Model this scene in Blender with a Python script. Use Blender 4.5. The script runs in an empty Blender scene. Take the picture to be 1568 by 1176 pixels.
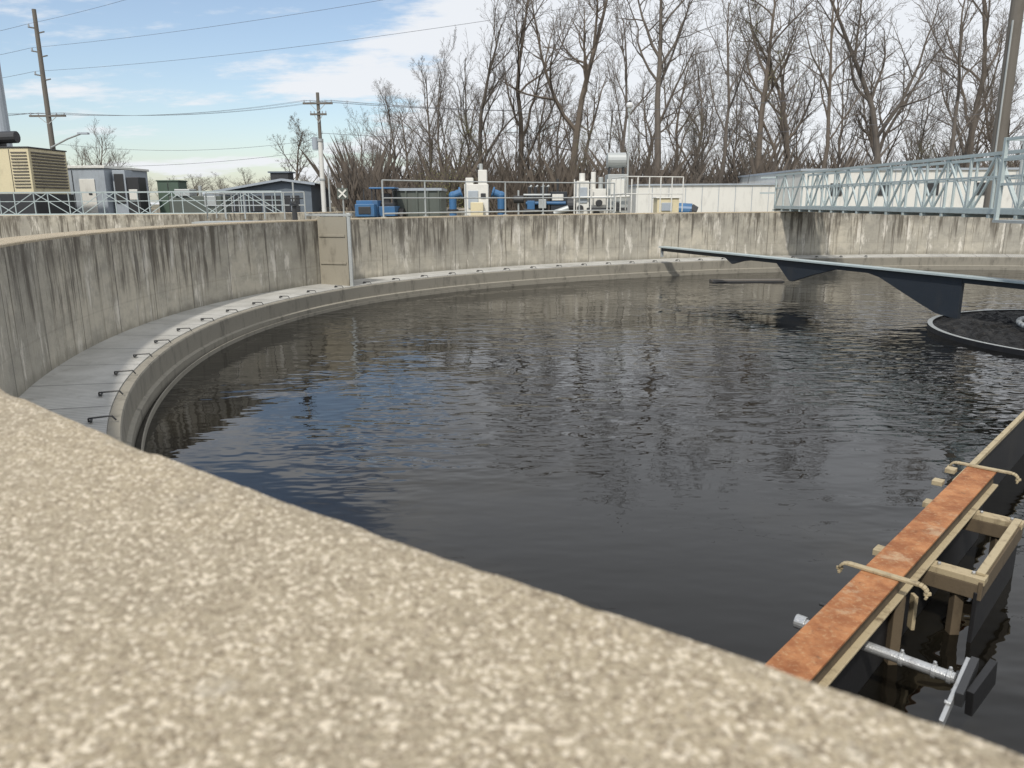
import bpy, math, random
from mathutils import Vector, Matrix, noise
R_=math.radians
scene=bpy.context.scene
# ------------------------------------------------------------ materials
def newmat(name):
    m=bpy.data.materials.new(name); m.use_nodes=True
    nt=m.node_tree; b=nt.nodes["Principled BSDF"]
    return m,nt,b
def N(nt,typ,props=None,**inp):
    n=nt.nodes.new(typ)
    for k,v in (props or {}).items(): setattr(n,k,v)
    for k,v in inp.items():
        key=k.replace('_',' ')
        if key.startswith('i ') : key=int(key[2:])
        s=n.inputs[key]
        if isinstance(v,bpy.types.NodeSocket): nt.links.new(v,s)
        else: s.default_value=v
    return n
def math_(nt,op,a,b=0.5,clamp=False):
    n=nt.nodes.new('ShaderNodeMath'); n.operation=op; n.use_clamp=clamp
    for i,v in enumerate((a,b)):
        if isinstance(v,bpy.types.NodeSocket): nt.links.new(v,n.inputs[i])
        else: n.inputs[i].default_value=v
    return n.outputs[0]
def mr(nt,v,a,b,c=0.0,d=1.0):
    n=nt.nodes.new('ShaderNodeMapRange'); n.interpolation_type='SMOOTHSTEP'
    nt.links.new(v,n.inputs[0])
    for i,x in enumerate((a,b,c,d)): n.inputs[i+1].default_value=x
    return n.outputs[0]
def mix(nt,f,a,b,blend='MIX'):
    n=nt.nodes.new('ShaderNodeMix'); n.data_type='RGBA'; n.blend_type=blend
    for s,v in ((n.inputs[0],f),(n.inputs[6],a),(n.inputs[7],b)):
        if isinstance(v,bpy.types.NodeSocket): nt.links.new(v,s)
        elif isinstance(v,(int,float)): s.default_value=v
        else: s.default_value=(v[0],v[1],v[2],1)
    return n.outputs[2]
def vec(nt,x,y,z=0.0):
    n=nt.nodes.new('ShaderNodeCombineXYZ')
    for i,v in enumerate((x,y,z)):
        if isinstance(v,bpy.types.NodeSocket): nt.links.new(v,n.inputs[i])
        else: n.inputs[i].default_value=v
    return n.outputs[0]
def noi(nt,v,scale,detail=4,rough=0.55):
    n=N(nt,'ShaderNodeTexNoise',Vector=v,Scale=scale,Detail=float(detail),Roughness=rough)
    return n.outputs[0]
def mul(nt,a,b): return math_(nt,'MULTIPLY',a,b)
def paint(name,col,rough=0.5,metal=0.0,dirt=0.35,dcol=(0.08,0.07,0.055),scale=3.0,streak=True):
    m,nt,b=newmat(name)
    tc=N(nt,'ShaderNodeTexCoord').outputs['Object']
    mp=N(nt,'ShaderNodeMapping',Vector=tc); mp.inputs['Scale'].default_value=(1,1,0.35 if streak else 1)
    n1=noi(nt,mp.outputs[0],scale,6,0.65)
    f=mr(nt,n1,0.48,0.78,0,dirt)
    n2=noi(nt,tc,scale*9,3)
    c=mix(nt,f,col,dcol)
    c=mix(nt,0.25,c,mix(nt,n2,tuple(x*0.6 for x in col),tuple(min(1,x*1.35) for x in col)))
    nt.links.new(c,b.inputs['Base Color'])
    b.inputs['Roughness'].default_value=rough; b.inputs['Metallic'].default_value=metal
    bp=N(nt,'ShaderNodeBump',Height=n2,Distance=0.004,Strength=0.4)
    nt.links.new(bp.outputs[0],b.inputs['Normal'])
    return m
M={}
M['white']=paint('white_paint',(0.70,0.69,0.64),0.5)
M['cream']=paint('cream_paint',(0.66,0.58,0.38),0.5)
M['steel']=paint('galvanised_steel',(0.44,0.46,0.45),0.45,0.3)
M['truss']=paint('truss_paint',(0.44,0.50,0.49),0.45,0.1,0.3)
M['dark']=paint('dark_metal',(0.035,0.036,0.038),0.5)
M['slate']=paint('slate_blue_plate',(0.022,0.028,0.036),0.5,0,0.3)
M['blue']=paint('blue_paint',(0.045,0.14,0.29),0.45,0,0.6)
M['greybox']=paint('grey_panel',(0.36,0.40,0.44),0.5)
M['greygreen']=paint('grey_green_panel',(0.10,0.115,0.10),0.6,0,0.5)
M['green']=paint('green_cabinet',(0.08,0.12,0.09),0.5)
M['roof']=paint('slate_roof',(0.15,0.18,0.21),0.6)
M['wood']=paint('weathered_wood',(0.15,0.135,0.115),0.85,0,0.5,(0.06,0.05,0.04),2.0)
M['timber']=paint('painted_timber',(0.42,0.345,0.215),0.75,0,1.0,(0.10,0.065,0.035),18.0)
M['dirty']=paint('dirty_timber',(0.12,0.09,0.055),0.85,0,0.9,(0.025,0.018,0.012),9.0)
M['rubber']=paint('black_rubber',(0.012,0.012,0.013),0.55)
M['wire']=paint('wire',(0.12,0.12,0.13),0.6)
M['glass']=paint('lamp_globe',(0.75,0.76,0.76),0.25)
M['gravel']=paint('ground_gravel_grass',(0.17,0.15,0.10),0.95,0,0.7,(0.06,0.08,0.03),0.4,False)
M['galv']=paint('galvanised_pipe',(0.50,0.51,0.51),0.38,0.6,0.8,(0.12,0.1,0.08),14.0)
# bark
m,nt,b=newmat('bark'); tc=N(nt,'ShaderNodeTexCoord').outputs['Object']
oi=N(nt,'ShaderNodeObjectInfo').outputs['Random']
n=noi(nt,tc,1.3,5)
c=mix(nt,n,(0.065,0.054,0.045),(0.18,0.156,0.132))
c=mix(nt,mul(nt,oi,0.5),c,(0.125,0.095,0.068))
nt.links.new(c,b.inputs['Base Color']); b.inputs['Roughness'].default_value=0.95; M['bark']=m
m,nt,b=newmat('bud_leaf'); tc=N(nt,'ShaderNodeTexCoord').outputs['Object']
c=mix(nt,noi(nt,tc,1.0,3),(0.14,0.15,0.045),(0.30,0.30,0.11))
nt.links.new(c,b.inputs['Base Color']); b.inputs['Roughness'].default_value=0.8; M['leaf']=m
# rust top
m,nt,b=newmat('rust_orange'); tc=N(nt,'ShaderNodeTexCoord').outputs['Object']
n1=noi(nt,tc,6,8,0.7); n2=noi(nt,tc,45,5,0.7)
c=mix(nt,mr(nt,n1,0.35,0.65),(0.25,0.088,0.030),(0.44,0.195,0.078))
c=mix(nt,mr(nt,n2,0.50,0.72,0,0.6),c,(0.48,0.32,0.17))
c=mix(nt,mr(nt,noi(nt,tc,11,6,0.7),0.58,0.72,0,0.6),c,(0.10,0.045,0.022))
c=mix(nt,mr(nt,noi(nt,tc,4,6,0.7),0.56,0.68,0,0.5),c,(0.50,0.39,0.25))
nt.links.new(c,b.inputs['Base Color']); b.inputs['Roughness'].default_value=0.85
nt.links.new(N(nt,'ShaderNodeBump',Height=n2,Distance=0.004,Strength=0.6).outputs[0],b.inputs['Normal']); M['rust']=m
# wall face concrete (uv in metres)
def wallmat(name):
    m,nt,b=newmat(name)
    uv=N(nt,'ShaderNodeTexCoord').outputs['UV']
    sp=N(nt,'ShaderNodeSeparateXYZ',Vector=uv); x,y=sp.outputs[0],sp.outputs[1]
    patch=mr(nt,noi(nt,vec(nt,mul(nt,x,0.35),0.0,4.0),1,3,0.6),0.35,0.65,-0.05,0.06)
    A=mr(nt,math_(nt,'ADD',patch,noi(nt,vec(nt,mul(nt,x,4.2),mul(nt,y,0.28)),1,6,0.7)),0.50,0.60)
    B=mr(nt,noi(nt,vec(nt,mul(nt,x,9),mul(nt,y,0.28),3.0),1,4,0.65),0.565,0.665)
    ln=noi(nt,vec(nt,mul(nt,x,3.4),0.0,7.0),1.3,5,0.75)
    msk=mr(nt,math_(nt,'ADD',y,mul(nt,ln,2.5)),0.1,0.75)
    topm=mr(nt,y,-0.55,-0.03,0.0,0.85)
    big=noi(nt,vec(nt,mul(nt,x,0.45),mul(nt,y,0.6)),1,3)
    base=mix(nt,mr(nt,big,0.35,0.65),(0.39,0.365,0.305),(0.55,0.505,0.41))
    blot=noi(nt,vec(nt,mul(nt,x,1.2),mul(nt,y,1.6),1.0),2.2,8,0.7)
    base=mix(nt,mr(nt,blot,0.38,0.66,0,0.55),base,(0.26,0.245,0.21))
    pan=N(nt,'ShaderNodeTexWhiteNoise',{'noise_dimensions':'1D'},W=math_(nt,'FLOOR',mul(nt,x,1/1.22))).outputs[0]
    base=mix(nt,mr(nt,pan,0.3,1.0,0,0.4),base,(0.25,0.24,0.21))
    wh=mr(nt,noi(nt,vec(nt,mul(nt,x,3.0),mul(nt,y,0.8),5.0),1,6,0.7),0.53,0.64,0,0.9)
    base=mix(nt,wh,base,(0.68,0.64,0.56))
    base=mix(nt,mul(nt,mul(nt,A,msk),0.82),base,(0.095,0.082,0.064))
    base=mix(nt,mul(nt,mul(nt,B,math_(nt,'ADD',mul(nt,msk,0.55),0.45)),0.82),base,(0.09,0.072,0.05))
    base=mix(nt,mul(nt,topm,mr(nt,noi(nt,vec(nt,x,mul(nt,y,0.4),2.0),3.4,6,0.75),0.42,0.60)),base,(0.11,0.095,0.074))
    base=mix(nt,mr(nt,math_(nt,'ADD',y,mul(nt,ln,-0.35)),-1.45,-1.6,0,0.5),base,(0.14,0.13,0.10))
    fr=math_(nt,'PINGPONG',x,0.61)
    j=mr(nt,fr,0.0,0.018,0.75,0.0)
    base=mix(nt,j,base,(0.08,0.07,0.06))
    hj=math_(nt,'ABSOLUTE',math_(nt,'ADD',y,1.02))
    base=mix(nt,mr(nt,hj,0.0,0.02,0.12,0.0),base,(0.1,0.09,0.07))
    nt.links.new(base,b.inputs['Base Color']); b.inputs['Roughness'].default_value=0.9
    fine=noi(nt,uv,30,6,0.7)
    h=math_(nt,'ADD',mul(nt,blot,1.5),fine)
    h=math_(nt,'SUBTRACT',h,j)
    nt.links.new(N(nt,'ShaderNodeBump',Height=h,Distance=0.012,Strength=0.5).outputs[0],b.inputs['Normal'])
    return m
M['wall']=wallmat('stained_concrete')
# wall top concrete (exposed fine aggregate)
m,nt,b=newmat('coping_concrete'); tc=N(nt,'ShaderNodeTexCoord').outputs['Object']
warp=N(nt,'ShaderNodeTexNoise',Vector=tc,Scale=180.0,Detail=2.0)
wv=N(nt,'ShaderNodeVectorMath',{'operation':'SCALE'},i_0=warp.outputs['Color']); wv.inputs[3].default_value=0.004
wa=N(nt,'ShaderNodeVectorMath',{'operation':'ADD'}); nt.links.new(tc,wa.inputs[0]); nt.links.new(wv.outputs[0],wa.inputs[1])
v1=N(nt,'ShaderNodeTexVoronoi',Vector=wa.outputs[0],Scale=210.0)
v2=N(nt,'ShaderNodeTexVoronoi',Vector=wa.outputs[0],Scale=400.0)
s1=N(nt,'ShaderNodeSeparateXYZ',Vector=v1.outputs['Color']); s2=N(nt,'ShaderNodeSeparateXYZ',Vector=v2.outputs['Color'])
big=noi(nt,tc,2.2,5,0.6); mid=noi(nt,tc,22,5,0.7)
base=mix(nt,mr(nt,big,0.35,0.65),(0.335,0.285,0.20),(0.41,0.34,0.228))
base=mix(nt,mr(nt,mid,0.42,0.68,0,0.5),base,(0.25,0.205,0.138))
base=mix(nt,mr(nt,s1.outputs[0],0.76,0.86,0,0.9),base,(0.70,0.61,0.47))
base=mix(nt,mr(nt,s1.outputs[1],0.76,0.87,0,0.7),base,(0.20,0.155,0.10))
base=mix(nt,mr(nt,s2.outputs[0],0.7,0.9,0,0.6),base,(0.60,0.51,0.38))
base=mix(nt,mr(nt,s2.outputs[1],0.74,0.9,0,0.6),base,(0.16,0.125,0.08))
base=mix(nt,mr(nt,noi(nt,tc,7,4,0.6),0.62,0.72,0,0.4),base,(0.52,0.48,0.40))
base=mix(nt,mr(nt,noi(nt,tc,4,6,0.7),0.58,0.72,0,0.4),base,(0.25,0.22,0.17))
nt.links.new(base,b.inputs['Base Color']); b.inputs['Roughness'].default_value=0.9
h=math_(nt,'ADD',mul(nt,v1.outputs['Distance'],-0.8),mid)
nt.links.new(N(nt,'ShaderNodeBump',Height=h,Distance=0.003,Strength=0.7).outputs[0],b.inputs['Normal']); M['coping']=m
# launder cover
m,nt,b=newmat('launder_cover_fibreglass'); uv=N(nt,'ShaderNodeTexCoord').outputs['UV']
sp=N(nt,'ShaderNodeSeparateXYZ',Vector=uv); x,y=sp.outputs[0],sp.outputs[1]
seam=mr(nt,math_(nt,'PINGPONG',x,0.5),0.0,0.014,1,0)
rib=math_(nt,'PINGPONG',x,0.03)
nn=noi(nt,uv,1.6,6,0.65)
pan=N(nt,'ShaderNodeTexWhiteNoise',{'noise_dimensions':'1D'},W=math_(nt,'FLOOR',math_(nt,'ADD',x,0.5))).outputs[0]
base=mix(nt,mr(nt,nn,0.35,0.7),(0.60,0.59,0.55),(0.42,0.41,0.375))
base=mix(nt,mul(nt,pan,0.4),base,(0.36,0.355,0.33))
base=mix(nt,mr(nt,rib,0.0,0.03,0.45,0.0),base,(0.16,0.16,0.15))
base=mix(nt,mr(nt,noi(nt,uv,5,6,0.7),0.56,0.72,0,0.5),base,(0.22,0.20,0.16))
base=mix(nt,seam,base,(0.05,0.05,0.05))
nt.links.new(base,b.inputs['Base Color']); b.inputs['Roughness'].default_value=0.6
h=math_(nt,'SUBTRACT',mul(nt,rib,14.0),seam)
nt.links.new(N(nt,'ShaderNodeBump',Height=h,Distance=0.006,Strength=0.6).outputs[0],b.inputs['Normal']); M['cover']=m
M['lip']=paint('launder_lip_concrete',(0.27,0.25,0.205),0.9,0,0.85,(0.06,0.055,0.045),5.0)
M['panel']=paint('gate_panel_concrete',(0.29,0.265,0.21),0.9,0,0.8,(0.09,0.075,0.055),5.0)
# water
m,nt,b=newmat('tank_water'); tc=N(nt,'ShaderNodeTexCoord').outputs['Object']
def lay(sx,sy,rot,sc,det):
    mp=N(nt,'ShaderNodeMapping',Vector=tc); mp.inputs['Scale'].default_value=(sx,sy,1); mp.inputs['Rotation'].default_value=(0,0,R_(rot))
    return noi(nt,mp.outputs[0],sc,det,0.5)
a1=lay(1.6,3.3,16,1.0,2); a2=lay(4.4,8.0,-12,1.0,1)
amp=mr(nt,noi(nt,tc,0.26,3,0.5),0.38,0.58,0.16,1.0)
h=mul(nt,math_(nt,'ADD',a1,mul(nt,a2,0.36)),amp)
nt.links.new(mix(nt,mr(nt,noi(nt,tc,0.6,5,0.6),0.45,0.7),(0.005,0.0045,0.0035),(0.013,0.011,0.007)),b.inputs['Base Color'])
b.inputs['Roughness'].default_value=0.015; b.inputs['IOR'].default_value=1.38
nt.links.new(N(nt,'ShaderNodeBump',Height=h,Distance=0.027,Strength=1.0).outputs[0],b.inputs['Normal']); M['water']=m
# scum
m,nt,b=newmat('black_scum'); tc=N(nt,'ShaderNodeTexCoord').outputs['Object']
n1=noi(nt,tc,9,6,0.75)
nt.links.new(mix(nt,mr(nt,n1,0.45,0.72),(0.006,0.006,0.006),(0.055,0.05,0.042)),b.inputs['Base Color'])
b.inputs['Roughness'].default_value=0.6
nt.links.new(N(nt,'ShaderNodeBump',Height=n1,Distance=0.10,Strength=1.0).outputs[0],b.inputs['Normal']); M['scum']=m

# ------------------------------------------------------------ mesh builder
class MB:
    def __init__(s): s.v=[];s.f=[];s.m=[];s.mats=[]
    def mi(s,k):
        if k not in s.mats: s.mats.append(k)
        return s.mats.index(k)
    def add(s,vs,fs,k):
        o=len(s.v); s.v+= [tuple(p) for p in vs]; i=s.mi(k)
        for f in fs: s.f.append(tuple(o+j for j in f)); s.m.append(i)
    def obox(s,p0,p1,w,h,k,up=(0,0,1)):
        p0=Vector(p0);p1=Vector(p1); d=(p1-p0)
        if d.length<1e-6:return
        d.normalize(); u=Vector(up)
        if abs(d.dot(u))>0.98: u=Vector((0,1,0))
        t=d.cross(u).normalized(); n=t.cross(d).normalized()
        vs=[]
        for p in (p0,p1):
            for a,b in ((-1,-1),(1,-1),(1,1),(-1,1)): vs.append(p+t*(a*w/2)+n*(b*h/2))
        s.add(vs,[(3,2,1,0),(4,5,6,7),(0,1,5,4),(1,2,6,5),(2,3,7,6),(3,0,4,7)],k)
    def box(s,x0,x1,y0,y1,z0,z1,k):
        s.obox(((x0+x1)/2,y0,(z0+z1)/2),((x0+x1)/2,y1,(z0+z1)/2),abs(x1-x0),z1-z0,k)
    def tube(s,p0,p1,r0,r1=None,n=10,k='steel'):
        r1=r0 if r1 is None else r1
        p0=Vector(p0);p1=Vector(p1); d=(p1-p0).normalized()
        u=Vector((0,0,1)) if abs(d.z)<0.95 else Vector((1,0,0))
        t=d.cross(u).normalized(); w=t.cross(d)
        vs=[]
        for p,r in ((p0,r0),(p1,r1)):
            for i in range(n):
                a=2*math.pi*i/n; vs.append(p+t*(r*math.cos(a))+w*(r*math.sin(a)))
        fs=[(i,(i+1)%n,n+(i+1)%n,n+i) for i in range(n)]+[tuple(range(n-1,-1,-1)),tuple(range(n,2*n))]
        s.add(vs,fs,k)
    def path(s,pts,r,n=8,k='steel'):
        for a,b in zip(pts[:-1],pts[1:]): s.tube(a,b,r,r,n,k)
    def ball(s,c,r,k,n=12):
        vs=[];fs=[]
        for i in range(n//2+1):
            th=math.pi*i/(n//2)
            for j in range(n):
                a=2*math.pi*j/n; vs.append((c[0]+r*math.sin(th)*math.cos(a),c[1]+r*math.sin(th)*math.sin(a),c[2]+r*math.cos(th)))
        for i in range(n//2):
            for j in range(n): fs.append((i*n+j,(i+1)*n+j,(i+1)*n+(j+1)%n,i*n+(j+1)%n))
        s.add(vs,fs,k)
    def build(s,name,smooth=False,bevel=0):
        me=bpy.data.meshes.new(name); me.from_pydata(s.v,[],s.f); 
        for k in s.mats: me.materials.append(M[k])
        me.polygons.foreach_set('material_index',s.m)
        if smooth: me.polygons.foreach_set('use_smooth',[True]*len(me.polygons))
        me.update(); ob=bpy.data.objects.new(name,me); scene.collection.objects.link(ob)
        if bevel:
            md=ob.modifiers.new('b','BEVEL'); md.width=bevel; md.segments=2; md.limit_method='ANGLE'
        return ob
C=Vector((10.2,12.6)); ZW=-1.86; ZC=-1.45
# plan radius of the tank wall (slightly flattened towards the far side)
RT=[(0,15.5),(35,15.4),(63,14.7),(82,13.6),(96,13.2),(110,13.15),(123,13.35),(133,13.75),(143,14.3),(153,14.87),(163,15.38),(178,15.77),(196,15.87),(212,15.85),(224,15.775),(232,15.615),(242,15.50),(265,15.45),(300,15.5),(330,15.5),(360,15.5)]
def RF(t):
    t%=360
    for i in range(len(RT)-1):
        if RT[i][0]<=t<=RT[i+1][0]:
            def g(k):
                n=len(RT)-1
                if k<0: q=RT[n+k]; return (q[0]-360,q[1])
                if k>n: q=RT[k-n]; return (q[0]+360,q[1])
                return RT[k]
            p0,p1,p2,p3=g(i-1),g(i),g(i+1),g(i+2)
            m1=(p2[1]-p0[1])/(p2[0]-p0[0]);m2=(p3[1]-p1[1])/(p3[0]-p1[0]); dx=p2[0]-p1[0]; s=(t-p1[0])/dx
            return (2*s**3-3*s*s+1)*p1[1]+(s**3-2*s*s+s)*m1*dx+(-2*s**3+3*s*s)*p2[1]+(s**3-s*s)*m2*dx
def rr_(r,c,t): return r-16+RF(t) if (r>10 and c is C) else r
def P(r,th,z,c=C): r=rr_(r,c,th); return Vector((c[0]+r*math.cos(R_(th)),c[1]+r*math.sin(R_(th)),z))
def revolve(name,c,profile,angs,keys,uvmode,closed=True,fn=None,smooth=False):
    vs=[];fs=[];mi=[];uvs=[];mats=[]
    n=len(angs);m=len(profile)
    for i,a in enumerate(angs):
        dr=rr_(16,c,a)-16
        for j,(r,z) in enumerate(profile):
            if r>10: r+=dr
            if fn: r,z=fn(a,j,r,z)
            vs.append((c[0]+r*math.cos(R_(a)),c[1]+r*math.sin(R_(a)),z))
    wrap = n if closed else n-1
    r0=min(profile[0][0],15.0 if profile[0][0]<16.3 else 17)
    for i in range(wrap):
        i2=(i+1)%n; a=R_(angs[i])*r0; a2=R_(angs[i2] if i2 else angs[0]+360)*r0
        for j in range(m-1):
            fs.append((i*m+j,i2*m+j,i2*m+j+1,i*m+j+1))
            if keys[j] not in mats: mats.append(keys[j])
            mi.append(mats.index(keys[j]))
            q=(profile[j][1],profile[j+1][1]) if uvmode=='z' else (profile[j][0],profile[j+1][0])
            uvs+=[(a,q[0]),(a2,q[0]),(a2,q[1]),(a,q[1])]
    me=bpy.data.meshes.new(name); me.from_pydata(vs,[],fs)
    for k in mats: me.materials.append(M[k])
    me.polygons.foreach_set('material_index',mi)
    if smooth: me.polygons.foreach_set('use_smooth',[True]*len(fs))
    ul=me.uv_layers.new(name='UVMap'); ul.data.foreach_set('uv',[x for t in uvs for x in t])
    me.update(); ob=bpy.data.objects.new(name,me); scene.collection.objects.link(ob); return ob
# ------------------------------------------------------------ tank
angs=[]; a=0.0
while a<360:
    angs.append(a); a+= 0.03 if 222<=a<243 else 0.75
def chip(a,j,r,z):
    if 220<a<245 and j in (2,3,4,5):
        s=R_(a)*16
        n1=noise.noise(Vector((s*38,0.3,j*0.4)))*0.003+noise.noise(Vector((s*9,5.3,0)))*0.0035
        big=noise.noise(Vector((s*3.1,9.3,0)))
        n1+=max(0,big-0.33)*0.045
        n1+=0.012*math.exp(-((s-64.66)/0.02)**2)
        w={2:0.6,3:1,4:1,5:0.5}[j]
        r+=n1*w
        if j==4: z-=abs(n1)*0.5
    return r,z
prof=[(16.0,-4.0),(16.0,-0.25),(16.0,-0.03),(16.004,-0.010),(16.014,-0.002),(16.035,0.0),(16.47,0.0),(16.5,-0.03),(16.5,-1.4)]
keys=['wall','wall','coping','coping','coping','coping','coping','wall']
revolve('clarifier_tank_wall',C,prof,angs,keys,'z',fn=chip)
an=[i*0.75 for i in range(480)]
revolve('launder_cover',C,[(15.998,ZC+0.03),(15.16,ZC),(15.16,ZC-0.03)],an,['cover','cover'],'r')
revolve('launder_lip',C,[(15.157,ZC-0.012),(15.06,ZC-0.012),(15.05,ZC-0.03),(15.05,ZC-0.27),(15.01,ZC-0.29),(15.01,-3.5)],an,['lip']*5,'z')
revolve('weir_plate',C,[(14.94,ZW-0.2),(14.94,ZW+0.06),(14.925,ZW+0.06),(14.925,ZW-0.2)],an,['lip']*3,'z')
mb=MB(); n=180
mb.add([P(15.03,i*2,ZW) for i in range(n)],[tuple(range(n))],'water'); mb.build('water')
mb=MB(); th=84.0; st=math.degrees(1.0/15.2)
while th<224:
    t=th
    mb.path([P(15.30,t,ZC+0.012),P(15.30,t,ZC+0.045),P(15.12,t+0.05,ZC+0.05),P(15.09,t+0.06,ZC+0.01)],0.008,5,'dark')
    mb.tube(P(15.28,t-0.18,ZC+0.025),P(15.28,t+0.18,ZC+0.025),0.011,None,5,'dark')
    th+=st
mb.build('cover_latch_row')
mb=MB(); TF=161.3
def fz(p,z): return (p.x,p.y,z)
f0=P(15.99,TF,0);f1=P(15.26,TF,0)
mb.obox(fz(f0,(0.06-2.4)/2),fz(f1,(0.06-2.4)/2),0.08,2.46,'panel')
mb.obox(fz(P(15.22,TF,0),-2.3),fz(P(15.22,TF,0),0.14),0.07,0.09,'steel')
mb.obox(fz(P(15.9,TF-.4,0),-1.3),fz(P(15.9,TF-.4,0),0.1),0.05,0.05,'steel')
mb.obox(fz(P(16.3,TF,0),0.10),fz(P(15.14,TF,0),0.10),0.10,0.05,'steel')
for z in (-0.35,-0.95): mb.obox(fz(P(15.95,TF+.2,0),z),fz(P(15.3,TF+.2,0),z),0.02,0.05,'panel')
mb.build('launder_stop_gate',bevel=0.005)
mb=MB()
q=P(16.25,TF+1.5,0)
mb.tube(fz(q,0),fz(q,0.32),0.06,0.05,10,'dark'); mb.tube(fz(q,0.30),fz(q,0.40),0.1,0.08,10,'dark'); mb.tube(fz(q,0.4),fz(q,0.8),0.018,None,6,'steel')
pts=[(q.x+0.2*math.cos(i*math.pi/6),q.y+0.2*math.sin(i*math.pi/6),0.46) for i in range(13)]
mb.path(pts,0.013,5,'dark')
for i in range(3): mb.tube((q.x,q.y,0.46),pts[i*4],0.01,None,5,'dark')
mb.build('gate_handwheel')
# centre well
CW=Vector((10.1,12.3))
ring=[i*3.0 for i in range(120)]
revolve('centre_well_ring',CW,[(2.90,ZW-0.3),(2.90,ZW+0.08),(2.98,ZW+0.08),(2.98,ZW-0.3)],ring,['rubber','steel','rubber'],'z')
pts=[P(1.6,i*6,ZW+0.16,CW) for i in range(61)]
mb=MB(); mb.path(pts,0.045,8,'steel')
mb.build('centre_pipe_ring',smooth=True)
mb=MB(); nr=40; na=180; vs=[];fs=[]
for i in range(nr+1):
    r=0.4+(2.895-0.4)*i/nr
    for j in range(na):
        p=P(r,j*360/na,0,CW); vs.append((p.x,p.y,ZW+0.05+0.05*noise.noise(Vector((p.x*5,p.y*5,0)))+0.07*noise.noise(Vector((p.x*12,p.y*12,2)))))
for i in range(nr):
    for j in range(na): fs.append((i*na+j,(i+1)*na+j,(i+1)*na+(j+1)%na,i*na+(j+1)%na))
mb.add(vs,fs,'scum'); mb.build('scum_blanket')
mb=MB(); mb.tube((CW.x,CW.y,-3),(CW.x,CW.y,0.05),0.4,None,24,'lip'); mb.tube((CW.x,CW.y,0.05),(CW.x,CW.y,0.45),0.55,0.5,24,'truss'); mb.build('centre_column')
# rotating arm
A0=Vector((4.53,23.4,-0.98)); A1=Vector((9.0,12.6,-1.03)); mb=MB()
mb.obox(A0,A1,0.26,0.04,'truss'); mb.obox(A0-Vector((0,0,0.07)),A1-Vector((0,0,0.07)),0.06,0.10,'slate')
mb.obox(A0,A0-Vector((0,0,0.3)),0.08,0.08,'steel')
def plate(pr):
    d=(A1-A0).normalized(); t=Vector((d.y,-d.x,0))
    vs=[];n=len(pr)
    for s in (-0.04,0.04):
        for (u,dep) in pr: vs.append(A0.lerp(A1,u)+t*s+Vector((0,0,-0.05)))
        for (u,dep) in pr: vs.append(A0.lerp(A1,u)+t*s+Vector((0,0,-0.06-dep)))
    fs=[]
    for i in range(n-1):
        fs+= [(i,i+1,n+i+1,n+i),(2*n+i+1,2*n+i,3*n+i,3*n+i+1),(n+i,n+i+1,3*n+i+1,3*n+i)]
    fs+=[(0,n,3*n,2*n),(n-1,3*n-1,4*n-1,2*n-1)]
    mb.add(vs,fs,'slate')
plate([(.235,.0),(.26,.06),(.285,.2),(.32,.1),(.38,0.01)])
plate([(.415,.0),(.43,.07),(.468,.44),(.478,.44),(.53,.24),(.60,.02)])
plate([(.64,.0),(.69,.12),(.74,.36),(.78,.55),(.81,.68),(.85,.74)])
mb.build('rotating_scum_arm',bevel=0.004)
mb=MB(); mb.box(5.6,7.6,21.6,21.85,ZW-0.05,ZW+0.06,'wood'); mb.box(5.6,7.6,21.48,21.58,ZW-0.05,ZW+0.03,'dark'); mb.build('floating_scum_baffle')
# bridge
def truss(mb,p0,p1,h,bays,k,s=0.07):
    p0=Vector(p0);p1=Vector(p1);H=Vector((0,0,h)); 
    mb.obox(p0,p1,s,s*1.5,k); mb.obox(p0+H,p1+H,s,s,k); mb.obox(p0+H*0.6,p1+H*0.6,s*0.55,s*0.6,k)
    for i in range(bays+1):
        q=p0.lerp(p1,i/bays); mb.obox(q,q+H,s*0.7,s*0.7,k)
        if i<bays:
            q2=p0.lerp(p1,(i+1)/bays)
            if i%2: mb.obox(q+H,q2,s*0.6,s*0.6,k)
            else: mb.obox(q,q2+H,s*0.6,s*0.6,k)
mb=MB(); Y0,Y1,ZB=26.35,10.5,0.14; XA,XB=8.8,9.85
truss(mb,(XA,Y0,ZB),(XA,Y1,ZB),1.02,20,'truss',0.062); truss(mb,(XB,Y0,ZB),(XB,Y1,ZB),1.02,20,'truss',0.062)
mb.box(XA+.05,XB-.05,Y1,Y0,ZB-.06,ZB-.02,'steel')
for i in range(21):
    y=Y0-i*(Y0-Y1)/20; mb.obox((XA-.05,y,ZB-.09),(XB+.05,y,ZB-.09),0.06,0.06,'truss')
yp=13.45; xp=8.28
mb.box(xp-.05,10.8,10.0,yp,ZB-.17,ZB-.125,'steel')
for y in (yp-.03,12,10.2):
    mb.obox((xp,y,ZB-.15),(xp,y,1.36),0.06,0.06,'truss')
for z in (1.33,1.0,0.6): mb.obox((xp,yp,z),(xp,10.2,z),0.045,0.045,'truss')
mb.obox((xp,yp,1.33),(XA,yp,1.33),0.045,0.045,'truss'); mb.obox((XA,yp,1.1),(XA,yp,1.5),0.06,0.06,'truss')
mb.box(9.3,10.5,11.8,12.9,0.3,1.1,'greybox'); mb.box(9.6,10.2,12.0,12.7,1.1,1.5,'steel')
for z in (0.6,1.1): mb.obox((8.4,26.7,z),(XA,Y0,z),0.05,0.05,'truss')
mb.build('access_bridge')
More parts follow.
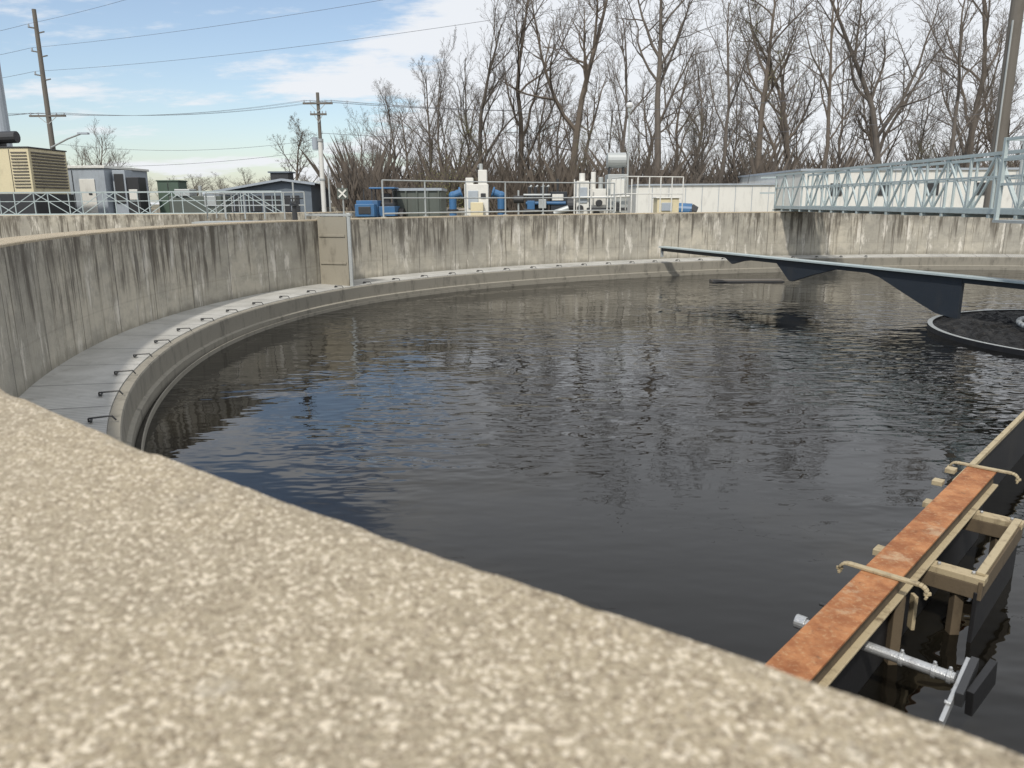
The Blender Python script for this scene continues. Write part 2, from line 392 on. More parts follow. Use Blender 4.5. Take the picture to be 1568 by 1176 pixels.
# railing
def rail_arc(name,r,t0,t1,step,h=1.02,k='steel',c=C):
    mb=MB(); n=max(1,int(abs(t1-t0)/step)); pts=[P(r,t0+(t1-t0)*i/n,0,c) for i in range(n+1)]
    for p in pts: mb.tube((p.x,p.y,0),(p.x,p.y,h),0.022,None,6,k); mb.tube((p.x,p.y,0.0),(p.x,p.y,0.015),0.07,None,8,k)
    for z in (h,h*0.52): mb.path([(p.x,p.y,z) for p in pts],0.020,6,k)
    mb.path([(p.x,p.y,0.09) for p in pts],0.02,4,k)
    mb.build(name)
rail_arc('guard_railing',16.35,121,152,5.0,0.90)
mb=MB()
def rail_line(mb,p0,p1,z0,h,n,k='steel'):
    p0=Vector(p0);p1=Vector(p1)
    for i in range(n+1):
        q=p0.lerp(p1,i/n); mb.tube((q.x,q.y,z0),(q.x,q.y,z0+h),0.022,None,6,k)
    for z in (h,h*0.52): mb.tube((p0.x,p0.y,z0+z),(p1.x,p1.y,z0+z),0.020,None,6,k)
rail_line(mb,(3.8,26.2,0),(5.9,27.2,0),0.0,1.15,5,'white'); rail_line(mb,(3.8,26.2,0),(3.6,28.5,0),0.0,1.15,3,'white')
mb.build('stair_railing')
mb=MB(); rail_line(mb,(-10.4,27.0,0),(-6.6,25.3,0),-0.15,0.85,5); rail_line(mb,(-10.4,27.0,0),(-11.0,32,0),-0.15,0.85,4); mb.box(-10.4,-6.6,25.6,27,-0.3,-0.22,'steel'); mb.build('platform_railing')
# adjacent tank
C2=Vector((-19.0,44.5)); 
revolve('adjacent_tank_wall',C2,[(16.6,-1.0),(16.6,-0.02),(16.65,0.0),(17.0,0.0),(17.05,-0.02),(17.05,-1.15)],an,['wall','coping','coping','coping','wall'],'z')
mb=MB(); mb.add([P(16.62,i*3,-0.8,C2) for i in range(120)],[tuple(range(120))],'water'); mb.build('adjacent_tank_water')
mb=MB(); truss(mb,(-36,36.0,-0.1),(-10.9,36.6,-0.1),1.0,16,'truss',0.05); truss(mb,(-36,37.1,-0.1),(-10.9,37.7,-0.1),1.0,16,'truss',0.05)
mb.box(-36,-10.9,36.15,37.5,-0.2,-0.14,'steel'); mb.build('adjacent_tank_bridge')
# ground with hole
mb=MB(); vs=[];fs=[];n=128
for i in range(n): vs.append(P(16.45,i*360/n,-1.1))
for r in (30,80,300,2500):
    for i in range(n): a=2*math.pi*i/n; vs.append((C.x+r*math.cos(a),C.y+r*math.sin(a),-1.1))
for k in range(4):
    for i in range(n): fs.append((k*n+i,(k+1)*n+i,(k+1)*n+(i+1)%n,k*n+(i+1)%n))
mb.add(vs,fs,'gravel'); mb.build('ground')
# ------------------------------------------------------------ skimmer (near right)
S=Vector((1.13,2.69,0)); e=Vector((0.679,0.734,0)); t_=Vector((0.734,-0.679,0)); 
def L(s,t,z): return S+e*s+t_*t+Vector((0,0,z))
zt=-1.39; mb=MB()
mb.obox(L(-1.3,0,zt),L(2.98,0,zt),0.170,0.014,'rust')
mb.obox(L(-1.3,0.06,zt-0.052),L(2.98,0.06,zt-0.052),0.012,0.09,'dirty')
mb.obox(L(-1.3,-0.06,zt-0.052),L(2.98,-0.06,zt-0.052),0.012,0.09,'dirty')
mb.obox(L(-1.3,0.080,zt-0.100),L(2.98,0.080,zt-0.100),0.035,0.012,'timber')
for s in (0.92,2.93):
    mb.obox(L(s,-0.15,zt+0.016),L(s,0.17,zt+0.016),0.034,0.014,'timber')
    for sg,e0 in ((1,0.17),(-1,-0.15)):
        pr=None
        for i in range(6):
            a=i/5*math.pi/1.5; q=L(s,e0+sg*0.04*math.sin(a),zt+0.016-0.04*(1-math.cos(a)))
            if pr is not None: mb.obox(pr,q,0.034,0.012,'timber')
            pr=q
for s in (1.5,2.42):
    mb.obox(L(s,-0.20,zt-0.132),L(s,0.34,zt-0.132),0.085,0.035,'timber')
    mb.obox(L(s,0.22,zt-0.20),L(s,0.22,ZW-0.3),0.05,0.05,'dirty')
    mb.obox(L(s,-0.14,zt-0.16),L(s,-0.14,ZW-0.3),0.05,0.05,'dirty')
    mb.obox(L(s-.03,-0.18,zt-0.19),L(s-.03,0.32,zt-0.19),0.03,0.08,'dirty')
    for t in (-0.12,0.12,0.28): mb.tube(L(s,t,zt-0.114),L(s,t,zt-0.100),0.010,None,6,'galv')
mb.obox(L(1.5,0.31,zt-0.105),L(2.42,0.31,zt-0.105),0.04,0.016,'timber')
mb.obox(L(1.45,0.325,zt-0.18),L(2.47,0.325,zt-0.18),0.02,0.10,'dirty')
mb.obox(L(1.45,0.31,zt-0.34),L(2.47,0.31,zt-0.34),0.02,0.30,'rubber')
mb.obox(L(1.0,0.07,zt-0.10),L(1.0,0.07,ZW-0.3),0.05,0.05,'dirty'); mb.obox(L(1.08,0.12,zt-0.12),L(1.08,0.12,zt-0.30),0.018,0.045,'timber')
mb.obox(L(0.2,0.0,zt-0.16),L(2.9,0.0,zt-0.16),0.10,0.03,'dirty')
mb.obox(L(0.2,0.03,zt-0.32),L(2.9,0.03,zt-0.32),0.02,0.30,'rubber')
mb.obox(L(0.5,-0.16,zt-0.16),L(0.85,-0.16,zt-0.2),0.03,0.03,'dark')
zp=zt-0.2
mb.tube(L(0.60,-0.26,zp),L(0.60,0.42,zp),0.024,None,16,'galv')
mb.tube(L(0.60,-0.26,zp),L(0.60,-0.21,zp),0.034,None,16,'galv')
for t in (0.2,0.33,0.39): mb.tube(L(0.60,t,zp),L(0.60,t+0.018,zp),0.031,None,16,'galv'); mb.tube(L(0.60,t+0.01,zp+0.025),L(0.60,t+0.01,zp+0.045),0.008,None,6,'galv')
mb.tube(L(0.78,-0.22,zp+0.03),L(0.78,0.0,zp+0.03),0.010,None,8,'dark')
mb.obox(L(0.36,0.435,zp-0.08),L(0.74,0.435,zp+0.02),0.018,0.045,'galv')
mb.obox(L(0.50,0.46,zp-0.03),L(0.74,0.46,zp+0.02),0.03,0.07,'dark')
mb.obox(L(0.55,0.49,zp-0.06),L(0.80,0.52,zp-0.02),0.03,0.12,'rubber')
for s in (0.45,0.55,0.65): mb.tube(L(s,0.445,zp-0.03),L(s,0.42,zp-0.03),0.010,None,6,'galv')
mb.obox(L(2.6,-0.08,zt-0.02),L(10.3,-0.08,zt-0.02),0.035,0.03,'timber')
mb.obox(L(-1.3,-0.10,zt-0.27),L(10.3,-0.10,zt-0.27),0.02,0.47,'rubber')
for s in (2.45,2.75): mb.obox(L(s,-0.15,zt-0.0),L(s+0.07,-0.15,zt-0.0),0.06,0.03,'timber')
mb.build('scum_skimmer_arm',bevel=0.003)
# ------------------------------------------------------------ background plant
mb=MB(); # generator
mb.box(-32,-24.4,40.6,44,0.9,3.15,'cream'); mb.box(-32,-24.3,40.5,44.1,-1.1,0.9,'dark'); mb.box(-32,-24.35,40.55,44.05,3.15,3.22,'dark')
for i in range(12): mb.box(-25.3,-24.5,40.55,40.62,1.2+i*0.155,1.26+i*0.155,'wood')
for i in range(12): mb.box(-24.42,-24.34,40.8,43.8,1.2+i*0.155,1.28+i*0.155,'wood')
for x in (-28.3,-27.4,-26.2,-25.4): mb.box(x,x+0.03,40.58,40.62,1.0,3.1,'dark')
mb.tube((-30,41.5,3.6),(-25.4,41.5,3.75),0.3,None,14,'dark'); mb.tube((-26.4,41.5,3.2),(-26.4,41.5,3.6),0.12,None,8,'dark'); mb.tube((-28.4,41.5,3.2),(-28.4,41.5,3.6),0.12,None,8,'dark')
mb.box(-30,-26.3,41.0,42.0,3.2,3.5,'dark')
mb.build('generator',bevel=0.03)
mb=MB(); mb.box(-27.4,-23.7,46.5,52,-0.3,2.4,'greybox'); mb.box(-27.5,-23.6,46.4,52.1,2.4,2.55,'white'); mb.box(-25.6,-25.56,46.45,46.49,-0.2,2.3,'dark')
mb.box(-25.2,-24.3,46.44,46.48,-0.2,1.8,'white'); mb.box(-24.7,-24.5,46.4,46.44,0.9,1.0,'dark')
for x in (-27,-24.2):
    for y in (48,51): mb.tube((x-0.15,y,-0.7),(x+0.15,y,-0.7),0.4,None,14,'rubber')
mb.build('office_trailer',bevel=0.02)
mb=MB(); mb.box(-23.5,-22.75,47,48,-1.1,2.3,'greybox'); mb.box(-22.7,-22.0,47,48,-1.1,1.9,'dark'); mb.box(-23.4,-22.85,46.95,46.99,0.4,2.1,'dark'); mb.box(-22.6,-22.1,46.95,46.99,0.6,1.2,'white'); mb.build('air_handling_unit',bevel=0.02)
mb=MB(); mb.box(-21.8,-20.5,49,50.3,-1.1,1.7,'green'); mb.box(-21.85,-20.45,48.95,50.35,1.7,1.78,'green'); mb.box(-21.17,-21.13,48.97,49.0,-0.9,1.6,'dark'); mb.build('transformer_cabinet',bevel=0.02)
mb=MB(); mb.box(-20.3,-17.2,47,48.5,-1.1,0.8,'greygreen'); mb.box(-19.9,-19.0,46.9,48,0.8,1.2,'steel'); mb.tube((-18.6,47.5,0.8),(-18.6,47.5,1.4),0.1,None,8,'steel'); mb.box(-18.2,-17.5,46.93,46.98,0.2,0.8,'steel'); mb.tube((-18.3,47.2,0.9),(-17.3,47.2,0.9),0.2,None,10,'greybox'); mb.build('blower_skid',bevel=0.03)
mb=MB(); zs=-0.35
mb.add([(x,y,z+(zs if z>0 else 0)) for x,y,z in [(-21.5,58,-1.1),(-14.6,58,-1.1),(-14.6,58,2.1),(-16.6,58,2.35),(-21.5,58,1.6),(-21.5,64,-1.1),(-14.6,64,-1.1),(-14.6,64,2.1),(-16.6,64,2.35),(-21.5,64,1.6)]],[(0,1,2,3,4),(9,8,7,6,5),(0,4,9,5),(1,6,7,2)],'roof')
mb.add([(x,y,z+zs) for x,y,z in [(-21.9,57.6,1.55),(-16.6,57.6,2.42),(-16.6,64.3,2.42),(-21.9,64.3,1.55),(-14.2,57.6,2.1),(-14.2,64.3,2.1)]],[(0,1,2,3),(1,4,5,2)],'roof')
mb.obox((-21.9,57.58,1.5+zs),(-16.6,57.58,2.37+zs),0.04,0.16,'greybox'); mb.obox((-16.6,57.58,2.37+zs),(-14.2,57.58,2.05+zs),0.04,0.16,'greybox')
mb.box(-17.8,-16.5,59,60.5,2.0,2.55,'dark'); mb.box(-17.95,-16.35,58.9,60.6,2.55,2.65,'roof')
for x in (-20.8,-19.4,-18,-16.6): mb.box(x,x+1.1,57.93,57.98,-0.2,0.9,'dark'); mb.box(x+.5,x+.56,57.9,57.93,-0.2,0.9,'greybox')
mb.build('lean_to_shed')
mb=MB(); mb.tube((-10.65,45,-1.1),(-10.65,45,3.7),0.13,None,14,'white'); mb.tube((-10.65,45,3.7),(-10.65,45,3.82),0.17,None,14,'steel'); mb.tube((-10.3,45,-1.1),(-10.3,45,2.4),0.05,None,8,'steel'); mb.tube((-10.65,45,1.6),(-10.65,45,1.7),0.16,None,14,'steel'); mb.build('vent_stack')
mb=MB()
mb.tube((-6.36,30,-1.1),(-6.36,30,1.0),0.03,None,6,'steel'); mb.box(-6.56,-6.16,29.93,29.96,0.5,0.9,'greygreen')
mb.obox((-6.50,29.91,0.56),(-6.22,29.91,0.84),0.02,0.06,'white'); mb.obox((-6.50,29.90,0.84),(-6.22,29.90,0.56),0.02,0.06,'white'); mb.build('crossing_sign')
mb=MB() # tractor
mb.box(-6.5,-5.6,33.2,34.4,-0.3,0.45,'blue'); mb.box(-6.45,-5.65,32.6,33.2,-0.2,0.3,'blue'); mb.box(-6.3,-5.8,32.57,32.6,-0.1,0.2,'dark')
mb.box(-5.6,-4.9,33.3,34.8,-0.2,0.2,'blue'); mb.box(-5.9,-5.0,33.9,34.9,0.2,0.35,'dark')
for x in (-5.95,-5.05):
    for y in (33.9,34.9): mb.obox((x,y,0.2),(x,y,0.95),0.05,0.05,'dark')
mb.box(-6.05,-4.95,33.8,35.0,0.93,1.0,'blue'); mb.tube((-6.2,33.4,0.4),(-6.2,33.4,0.9),0.03,None,6,'dark'); mb.box(-5.6,-5.25,34.2,34.6,0.3,0.75,'dark')
for x,r,y in ((-6.6,0.4,33),(-5.5,0.4,33),(-6.5,0.62,34.6),(-4.8,0.62,34.6)): mb.tube((x-0.12,y,r-1.1),(x+0.12,y,r-1.1),r,None,16,'rubber'); 
mb.build('compact_tractor',bevel=0.03)
mb=MB(); mb.box(-5.2,-3.1,35,38,-0.9,0.95,'greygreen'); mb.box(-5.1,-3.2,35.1,37.9,0.96,0.99,'dark')
for i in range(5): mb.box(-5.15+i*0.48,-5.08+i*0.48,34.93,35,-0.9,0.9,'greygreen')
mb.box(-5.25,-3.05,34.92,38.05,0.86,0.97,'greybox'); mb.build('roll_off_dumpster')
mb=MB()
mb.box(-1.85,-0.9,31.5,32.6,-1.1,1.05,'white'); mb.box(-1.8,-1.5,31.6,32.2,1.05,1.3,'white'); mb.box(-1.3,-0.95,31.6,32.2,1.05,1.6,'white'); mb.tube((-1.2,32,1.6),(-1.2,32,1.85),0.08,None,8,'steel')
mb.box(-1.7,-1.3,31.46,31.5,0.1,0.8,'greybox'); mb.box(-1.2,-1.0,31.46,31.5,0.5,0.7,'dark')
mb.box(-1.6,-1.1,31.2,31.45,-0.3,0.35,'cream')
mb.build('control_cabinet',bevel=0.02)
mb=MB()
for x,s in ((-2.35,1),(-0.4,-1)):
    mb.tube((x,32,-1.1),(x,32,0.6),0.15,None,14,'blue'); mb.ball((x,32,0.62),0.17,'blue'); mb.tube((x,32,0.62),(x+0.35*s,32,0.75),0.15,None,14,'blue'); mb.tube((x+0.3*s,32,0.73),(x+0.36*s,32,0.75),0.22,None,14,'blue'); mb.tube((x,32,0.0),(x,32,0.08),0.22,None,14,'dark')
mb.build('blue_pump_pipe')
mb=MB()
mb.box(0.5,2.3,31.5,33,-0.6,0.0,'dark'); mb.box(0.6,1.5,31.8,32.7,0,0.55,'dark'); mb.box(1.6,2.25,31.7,32.8,0,0.75,'slate'); mb.box(0.65,0.95,31.6,31.8,0.05,0.4,'blue')
for x in (0.75,1.0,1.25,1.45): mb.tube((x,32.1,0.5),(x,32.1,0.95),0.07,None,8,'dark'); mb.tube((x,32.1,0.9),(x+0.1,32.1,1.0),0.05,None,8,'steel')
mb.tube((0.6,31.7,0.3),(2.2,31.7,0.3),0.07,None,10,'blue'); mb.tube((1.9,32.2,0.7),(1.9,32.2,1.25),0.05,None,8,'dark'); mb.tube((0.5,31.75,0.62),(1.6,31.75,0.62),0.05,None,8,'steel')
mb.tube((2.25,31.9,0.2),(2.55,31.9,0.2),0.28,None,16,'dark'); mb.box(1.65,2.1,31.66,31.7,0.4,0.65,'white')
mb.tube((0.3,31.6,-0.2),(0.3,31.6,0.8),0.04,None,8,'steel'); mb.tube((0.1,31.6,0.45),(0.5,31.6,0.45),0.15,None,12,'dark')
mb.tube((1.7,31.5,-0.1),(2.3,31.5,0.1),0.12,None,12,'steel'); mb.tube((0.5,31.4,0.05),(1.5,31.45,-0.05),0.05,None,8,'dark'); mb.box(1.1,1.4,31.4,31.6,0.1,0.45,'steel')
mb.build('pump_engine',bevel=0.02)
mb=MB()
mb.box(2.6,3.1,31.4,32.2,-0.4,1.15,'white'); mb.box(3.2,3.8,31.6,32.6,-0.4,0.85,'white'); mb.box(3.85,4.65,31.5,32.6,-0.4,1.4,'steel'); mb.tube((2.85,31.8,1.15),(2.85,31.8,1.45),0.12,None,10,'white'); mb.tube((3.3,31.8,0.85),(3.3,31.8,1.5),0.1,None,10,'white'); mb.tube((3.6,31.8,0.85),(3.6,31.8,1.3),0.1,None,10,'steel')
mb.box(3.95,4.5,31.44,31.5,0.6,1.2,'white'); mb.box(2.68,3.02,31.36,31.4,0.3,0.9,'greybox'); mb.box(3.0,4.6,31.2,31.3,0.0,0.12,'dark')
mb.tube((3.85,32,1.95),(4.6,32,1.95),0.3,None,18,'steel'); 
for x in (3.95,4.5): mb.obox((x,32,1.4),(x,32,1.75),0.07,0.3,'dark')
mb.tube((2.4,31.3,0.5),(4.7,31.3,0.55),0.045,None,8,'white')
for x in (2.5,3.15,3.8,4.75): mb.tube((x,31.2,-0.3),(x,31.2,1.2),0.03,None,6,'white')
for x,z in ((2.75,0.1),(3.5,0.3),(4.2,0.2),(3.4,-0.1)): mb.tube((x,31.3,z),(x,31.55,z),0.13,None,12,'dark')
mb.build('odor_control_unit',bevel=0.02)
mb=MB(); mb.tube((5.87,40,-1.1),(5.87,40,4.7),0.055,0.04,8,'steel'); mb.tube((5.87,40,4.65),(5.87,40,4.8),0.10,None,10,'steel'); mb.ball((5.87,40,4.96),0.17,'glass'); mb.tube((5.87,40,5.1),(5.87,40,5.2),0.12,0.03,10,'dark'); mb.build('street_lamp')
mb=MB(); mb.box(5.35,6.15,28.9,29.7,-1.1,0.45,'cream'); mb.box(5.3,6.2,28.85,29.75,0.45,0.5,'white'); mb.box(5.5,5.9,28.86,28.9,0.0,0.3,'greybox'); mb.build('valve_box',bevel=0.02)
mb=MB(); mb.tube((6.2,30.3,0.02),(6.9,30.1,-0.02),0.28,None,20,'blue'); mb.tube((6.85,30.11,-0.02),(7.05,30.05,-0.1),0.28,0.24,20,'dark'); mb.tube((6.3,30.28,0.0),(6.36,30.26,0.0),0.33,None,20,'blue'); mb.tube((6.5,30.2,-0.1),(6.5,30.2,-1.1),0.2,None,12,'blue'); mb.build('blue_discharge_pipe')
mb=MB(); mb.box(7.9,16.7,50,58,-1.1,1.3,'white'); mb.box(7.85,16.75,49.9,58.1,1.3,1.4,'greybox')
for i in range(8): mb.box(8.9+i*1.05,8.93+i*1.05,49.97,49.99,-1.0,1.25,'greybox')
mb.box(16.8,44,46,60,-1.1,2.0,'white'); mb.box(16.7,44.1,45.9,60.1,2.0,2.12,'greybox')
for i in range(18): mb.box(18+i*1.4,18.04+i*1.4,45.96,45.99,-1.0,1.95,'greybox')
for i in range(9): mb.box(18.5+i*2.8,19.2+i*2.8,45.95,45.98,0.6,1.3,'dark')
mb.build('white_process_building')
def crossarm(mb,x,y,z,w,k='wood'):
    mb.box(x-w,x+w,y-0.16,y-0.04,z-0.06,z+0.06,k)
    for q in (-w*0.92,-w*0.5,w*0.5,w*0.92): mb.tube((x+q,y-0.1,z+0.06),(x+q,y-0.1,z+0.22),0.05,0.035,6,'greybox')
    for q in (-1,1): mb.obox((x+q*w*0.5,y-0.14,z-0.05),(x,y-0.14,z-0.55),0.03,0.04,'steel')
mb=MB(); X1=-31.9; mb.tube((X1,56,-1.1),(X1,56,13.1),0.20,0.13,12,'wood'); crossarm(mb,X1,56,6.3,1.25)
for z in (11.9,10.4,8.9): mb.obox((X1,56,z),(X1-0.55,56,z+0.1),0.08,0.08,'wood'); mb.tube((X1-0.5,56,z+0.08),(X1-0.5,56,z+0.3),0.06,0.05,6,'greybox'); mb.obox((X1,56,z-0.3),(X1+0.5,56,z-0.2),0.07,0.07,'wood')
mb.path([(X1,55.8,4.2),(X1+1.3,55.6,4.75),(X1+2.4,55.3,5.05)],0.06,6,'steel'); mb.box(X1+2.3,X1+3.0,55.1,55.4,5.02,5.14,'greybox'); mb.build('utility_pole')
X2,Y2=-13.0,55; mb=MB(); mb.tube((X2,Y2,-1.1),(X2,Y2,7.6),0.15,0.11,12,'wood'); crossarm(mb,X2,Y2,6.9,1.0); crossarm(mb,X2,Y2,6.2,0.55)
mb.tube((X2-0.3,Y2-.3,3.9),(X2-0.3,Y2-.3,4.7),0.2,None,12,'greybox'); mb.tube((X2+0.12,Y2-.3,3.9),(X2+0.12,Y2-.3,4.6),0.16,None,12,'greybox'); mb.build('utility_pole.001')
mb=MB(); mb.tube((19.45,32,-1.1),(19.45,32,13),0.27,0.22,14,'wood'); mb.obox((19.2,31.75,2),(19.2,31.75,7),0.05,0.05,'steel'); mb.build('utility_pole.002')
mb=MB(); mb.tube((19.6,30.6,-1.1),(19.6,30.6,12),0.09,0.07,10,'steel'); mb.build('steel_mast')
mb=MB(); mb.tube((-28.05,44.6,-1.1),(-28.05,44.6,8.8),0.40,0.36,16,'greybox'); mb.tube((-28.05,44.6,8.8),(-28.05,44.6,9.5),0.05,None,6,'steel'); mb.build('exhaust_stack')
def wire(mb,a,b,sag,r=0.014):
    a=Vector(a);b=Vector(b);n=24;pts=[]
    for i in range(n+1):
        t=i/n; p=a.lerp(b,t); p.z-=sag*4*t*(1-t); pts.append(p)
    mb.path(pts,r,4,'wire')
mb=MB()
for (z,bx_,by,bz) in ((12.2,5,24,11.2),(10.7,14,32,11.2),(9.2,14,33,9.6)):
    wire(mb,(X1-0.5,56,z),(bx_,by,bz),0.6,0.009); wire(mb,(X1-0.5,56,z),(-60,70,z+0.5),0.5,0.011)
for q in (-1.15,-0.6,0.6,1.15):
    wire(mb,(X1+q,55.9,6.5),(X2+q*.8,Y2-.1,7.1),0.5,0.008); wire(mb,(X1+q,55.9,6.5),(-60,60,7+q),0.4,0.01)
    wire(mb,(X2+q*.8,Y2-.1,7.1),(35,62,9.5),1.5,0.009)
wire(mb,(X1,56,4.5),(X2,Y2,4.6),0.6,0.010); wire(mb,(X1,56,3.0),(X2,Y2,3.9),0.4,0.011); wire(mb,(X2,Y2,5.0),(30,48,5.5),1.0,0.013)
mb.build('power_lines')

# ------------------------------------------------------------ trees
def tree_mesh(name,seed,H,counts,leafp=0.0,lowstart=0.22,spread=1.0,trunkf=0.0155):
    rng=random.Random(seed); vs=[];fs=[];mi=[]
    NS=[9,7,5,4,3]; SD=[8,5,4,3,3]; WOB=[0.09,0.17,0.20,0.2,0.22]; TR=[0.05,0.11,0.09,0.07,0.05]
    def grow(p,d,Ln,r,lv):
        n=NS[lv];k=SD[lv];st=Ln/n; rad=[];pts=[p];dirs=[d]
        for i in range(n):
            d=(d+Vector((rng.gauss(0,1),rng.gauss(0,1),rng.gauss(0,0.6)))*WOB[lv]+Vector((0,0,TR[lv]))).normalized()
            p=p+d*st; pts.append(p);dirs.append(d)
        o=len(vs)
        for i,(q,dd) in enumerate(zip(pts,dirs)):
            f=i/n; rr=max(0.007,r*(1-0.82*f)) if lv else r*(1.25-0.25*min(1,f*8))*(1-0.8*f)
            rad.append(rr)
            u=Vector((1,0,0)) if abs(dd.x)<0.8 else Vector((0,1,0))
            t=dd.cross(u).normalized();w=dd.cross(t)
            for j in range(k):
                a=2*math.pi*j/k; vs.append(q+t*(rr*math.cos(a))+w*(rr*math.sin(a)))
        for i in range(n):
            for j in range(k): fs.append((o+i*k+j,o+i*k+(j+1)%k,o+(i+1)*k+(j+1)%k,o+(i+1)*k+j)); mi.append(0)
        if lv>=3 and leafp>0:
            for q in pts[1:]:
                for _ in range(2):
                    if rng.random()<leafp:
                        c=q+Vector((rng.gauss(0,.12),rng.gauss(0,.12),rng.gauss(0,.12))); s=rng.uniform(0.03,0.07)
                        o2=len(vs)
                        for _k in range(3): vs.append(c+Vector((rng.uniform(-s,s),rng.uniform(-s,s),rng.uniform(-s,s))))
                        fs.append((o2,o2+1,o2+2)); mi.append(1)
        if lv>=len(counts): return
        cnt=counts[lv]; f0=[lowstart,0.22,0.18,0.15][lv]
        az=rng.uniform(0,6.28)
        for c in range(cnt):
            f=f0+(1-f0)*(c+rng.random()*0.9)/cnt; f=min(f,0.98)
            x=f*n;i=int(x);i=min(i,n-1);q=pts[i].lerp(pts[i+1],x-i);dd=dirs[i+1]
            az+=2.4+rng.gauss(0,0.4)
            u=Vector((1,0,0)) if abs(dd.x)<0.8 else Vector((0,1,0))
            t=dd.cross(u).normalized();w=dd.cross(t)
            ang=R_(rng.uniform(24,50) if lv==0 else rng.uniform(22,55))*spread
            nd=(dd*math.cos(ang)+(t*math.cos(az)+w*math.sin(az))*math.sin(ang)).normalized()
            rl=rad[i]
            if lv==0: ll=Ln*rng.uniform(0.38,0.6)*(1.05-0.6*f)
            else: ll=Ln*rng.uniform(0.36,0.62)*(1.1-0.6*f)
            grow(q,nd,ll,rl*rng.uniform(0.5,0.72),lv+1)
    grow(Vector((0,0,-0.3)),Vector((rng.gauss(0,.05),rng.gauss(0,.05),1)).normalized(),H,H*trunkf,0)
    me=bpy.data.meshes.new(name); me.from_pydata([tuple(v) for v in vs],[],fs)
    me.materials.append(M['bark']); me.materials.append(M['leaf']); me.polygons.foreach_set('material_index',mi); me.update()
    return me
T=[tree_mesh('tree_a',1,18,(10,8,6,5)),tree_mesh('tree_b',2,18,(9,9,6,5),0,0.32,1.15),tree_mesh('tree_c',3,16,(11,8,6,4),0.0,0.2,0.8),
   tree_mesh('tree_d',4,16,(10,8,6,4),0.22,0.2,0.9),tree_mesh('tree_e',5,19,(9,9,6,5),0,0.38,1.2),tree_mesh('tree_f',6,14,(13,8,6,4),0,0.08,0.75,0.011),
   tree_mesh('tree_g',7,17,(9,7,6,4),0,0.32,0.8,0.012),tree_mesh('tree_h',8,10,(13,9,7,4),0,0.15,1.2,0.02)]
HT=[18,18,16,16,19,14,17,10]
def put(name,i,x,y,h,parent=None,rz=None,sx=1.0):
    ob=bpy.data.objects.new(name,T[i]); s=h/HT[i]; ob.scale=(s*sx,s*sx,s); ob.location=(x,y,-1.1); ob.rotation_euler=(0,0,rng.uniform(0,6.28) if rz is None else rz)
    scene.collection.objects.link(ob)
    if parent: ob.parent=parent
    return ob
rng=random.Random(11)
front=[(1,5.0,60,21),(4,11.5,62,22),(0,0.6,66,19),(2,-2.5,64,15),(6,-5.8,66,12),(0,-9.3,66,10),(6,-13.0,70,8),(4,18.5,60,19),(6,22.5,58,17),(1,27.5,60,19),(3,22.0,62,16),(0,34.5,60,19),(4,39.5,58,20),(6,15,57,15),(6,31,57,16),(7,-20.6,75,8.6),(6,8.0,57,14)]
for i,x,y,h in front: put('bare_tree',i,x,y,h)
E=bpy.data.objects.new('distant_trees',None); scene.collection.objects.link(E)
for k in range(34):
    y=rng.uniform(70,110); u=520+1110*(k+rng.random())/34; x=(u-784)*y/1213
    cap=6.5+ (min(max((u-490)/270,0),1))*9.0
    h=cap*(y/72)*rng.uniform(0.6,1.0)
    put('tree',rng.choice([0,1,2,4,5,6,6]),x,y,h,E)
for k in range(60):
    y=rng.uniform(54,84); u=545+1090*(k+rng.random())/60; x=(u-784)*y/1213
    put('sapling',rng.choice([0,2,5,5,6,3,7]),x,y,rng.uniform(3.6,7.8)*y/64*(0.75 if u<640 else 1),E,sx=1.1)
for k in range(40):
    y=rng.uniform(230,330); x=rng.uniform(-170,-60); put('far_tree',rng.choice([0,2,5]),x,y,rng.uniform(7,12),E,sx=1.6)
for x,h in ((-38.5,8),(-40,6.5),(-37,6)): put('tree',2,x,72,h,E)
r2=random.Random(5); vs=[];fs=[];mb=MB()
for k in range(12000):
    y=r2.uniform(56,86); u=r2.uniform(520,1650); x=(u-784)*y/1213; h=max(0.8,r2.uniform(2.0,5.4)*(0.75+0.6*noise.noise(Vector((x*0.3,y*0.1,0)))+0.2)); lx=r2.gauss(0,0.25)*h;ly=r2.gauss(0,0.25)*h; w=r2.uniform(0.01,0.03)
    o=len(vs); vs+=[(x-w,y,-1.1),(x+w,y,-1.1),(x+lx*0.5,y+ly*0.5,-1.1+h*0.6),(x+lx,y+ly,-1.1+h)]; fs+=[(o,o+1,o+2),(o+1,o+3,o+2)]
mb.add(vs,fs,'bark'); mb.build('undergrowth')
mb=MB(); vs=[];fs=[]
for k in range(2600):
    a=r2.gauss(0,0.8);b_=r2.gauss(0,0.8);c_=abs(r2.gauss(0.0,1.1)); s=0.05
    cx=-5.3+a+(r2.random()<0.4)*2.0; o=len(vs)
    for _ in range(3): vs.append((cx+r2.uniform(-s,s),55.5+b_+r2.uniform(-s,s),-0.6+c_*1.6+r2.uniform(-s,s)))
    fs.append((o,o+1,o+2))
mb.add(vs,fs,'leaf'); mb.build('budding_shrub')

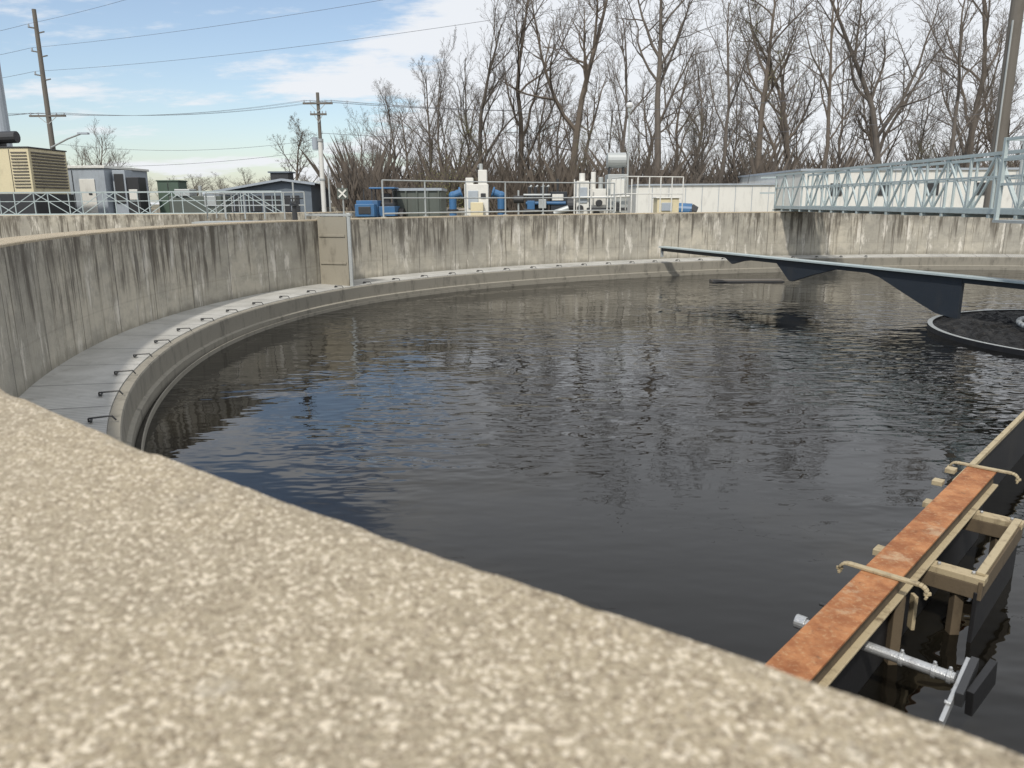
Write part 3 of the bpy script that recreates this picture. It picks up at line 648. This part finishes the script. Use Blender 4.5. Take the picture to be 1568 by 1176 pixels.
# ------------------------------------------------------------ world, sun
W=bpy.data.worlds.new("World"); scene.world=W; W.use_nodes=True; nt=W.node_tree
for n in list(nt.nodes): nt.nodes.remove(n)
SD=Vector((-0.28,-0.80,0.98)).normalized()
el=math.asin(SD.z); az=math.atan2(SD.x,SD.y)
sky=N(nt,'ShaderNodeTexSky',{'sky_type':'NISHITA','sun_disc':False,'sun_elevation':el,'sun_rotation':az})
tc=N(nt,'ShaderNodeTexCoord').outputs['Generated']
sp=N(nt,'ShaderNodeSeparateXYZ',Vector=tc)
zz=math_(nt,'ADD',math_(nt,'MAXIMUM',sp.outputs[2],0.0),0.16)
px=math_(nt,'DIVIDE',sp.outputs[0],zz); py=math_(nt,'DIVIDE',sp.outputs[1],zz)
cl=noi(nt,vec(nt,px,mul(nt,py,1.5),1.7),1.1,9,0.6)
bias=mr(nt,sp.outputs[0],-0.35,0.2,0.0,0.30)
f=mr(nt,math_(nt,'ADD',cl,bias),0.50,0.62,0.08,0.95)
col=mix(nt,f,sky.outputs[0],(5.9,6.05,6.3))
bg=N(nt,'ShaderNodeBackground',Color=col,Strength=0.148); out=N(nt,'ShaderNodeOutputWorld'); nt.links.new(bg.outputs[0],out.inputs[0])
sl=bpy.data.lights.new('sun','SUN'); sl.energy=3.0; sl.angle=R_(3); sl.color=(1,0.95,0.87)
so=bpy.data.objects.new('sun',sl); so.rotation_euler=SD.to_track_quat('Z','Y').to_euler(); scene.collection.objects.link(so)
scene.view_settings.view_transform='Standard'; scene.view_settings.look='None'; scene.view_settings.exposure=0
# ------------------------------------------------------------ camera
cd=bpy.data.cameras.new('camera'); cd.sensor_width=36; cd.lens=27.05; cd.clip_start=0.02; cd.clip_end=5000
cd.dof.use_dof=True; cd.dof.focus_distance=16; cd.dof.aperture_fstop=5.6
co=bpy.data.objects.new('camera',cd); scene.collection.objects.link(co)
co.matrix_world=Matrix.Translation((0,0,0.36))@Matrix.Rotation(R_(90-13.32),4,'X')@Matrix.Rotation(R_(-0.33),4,'Z')
scene.camera=co
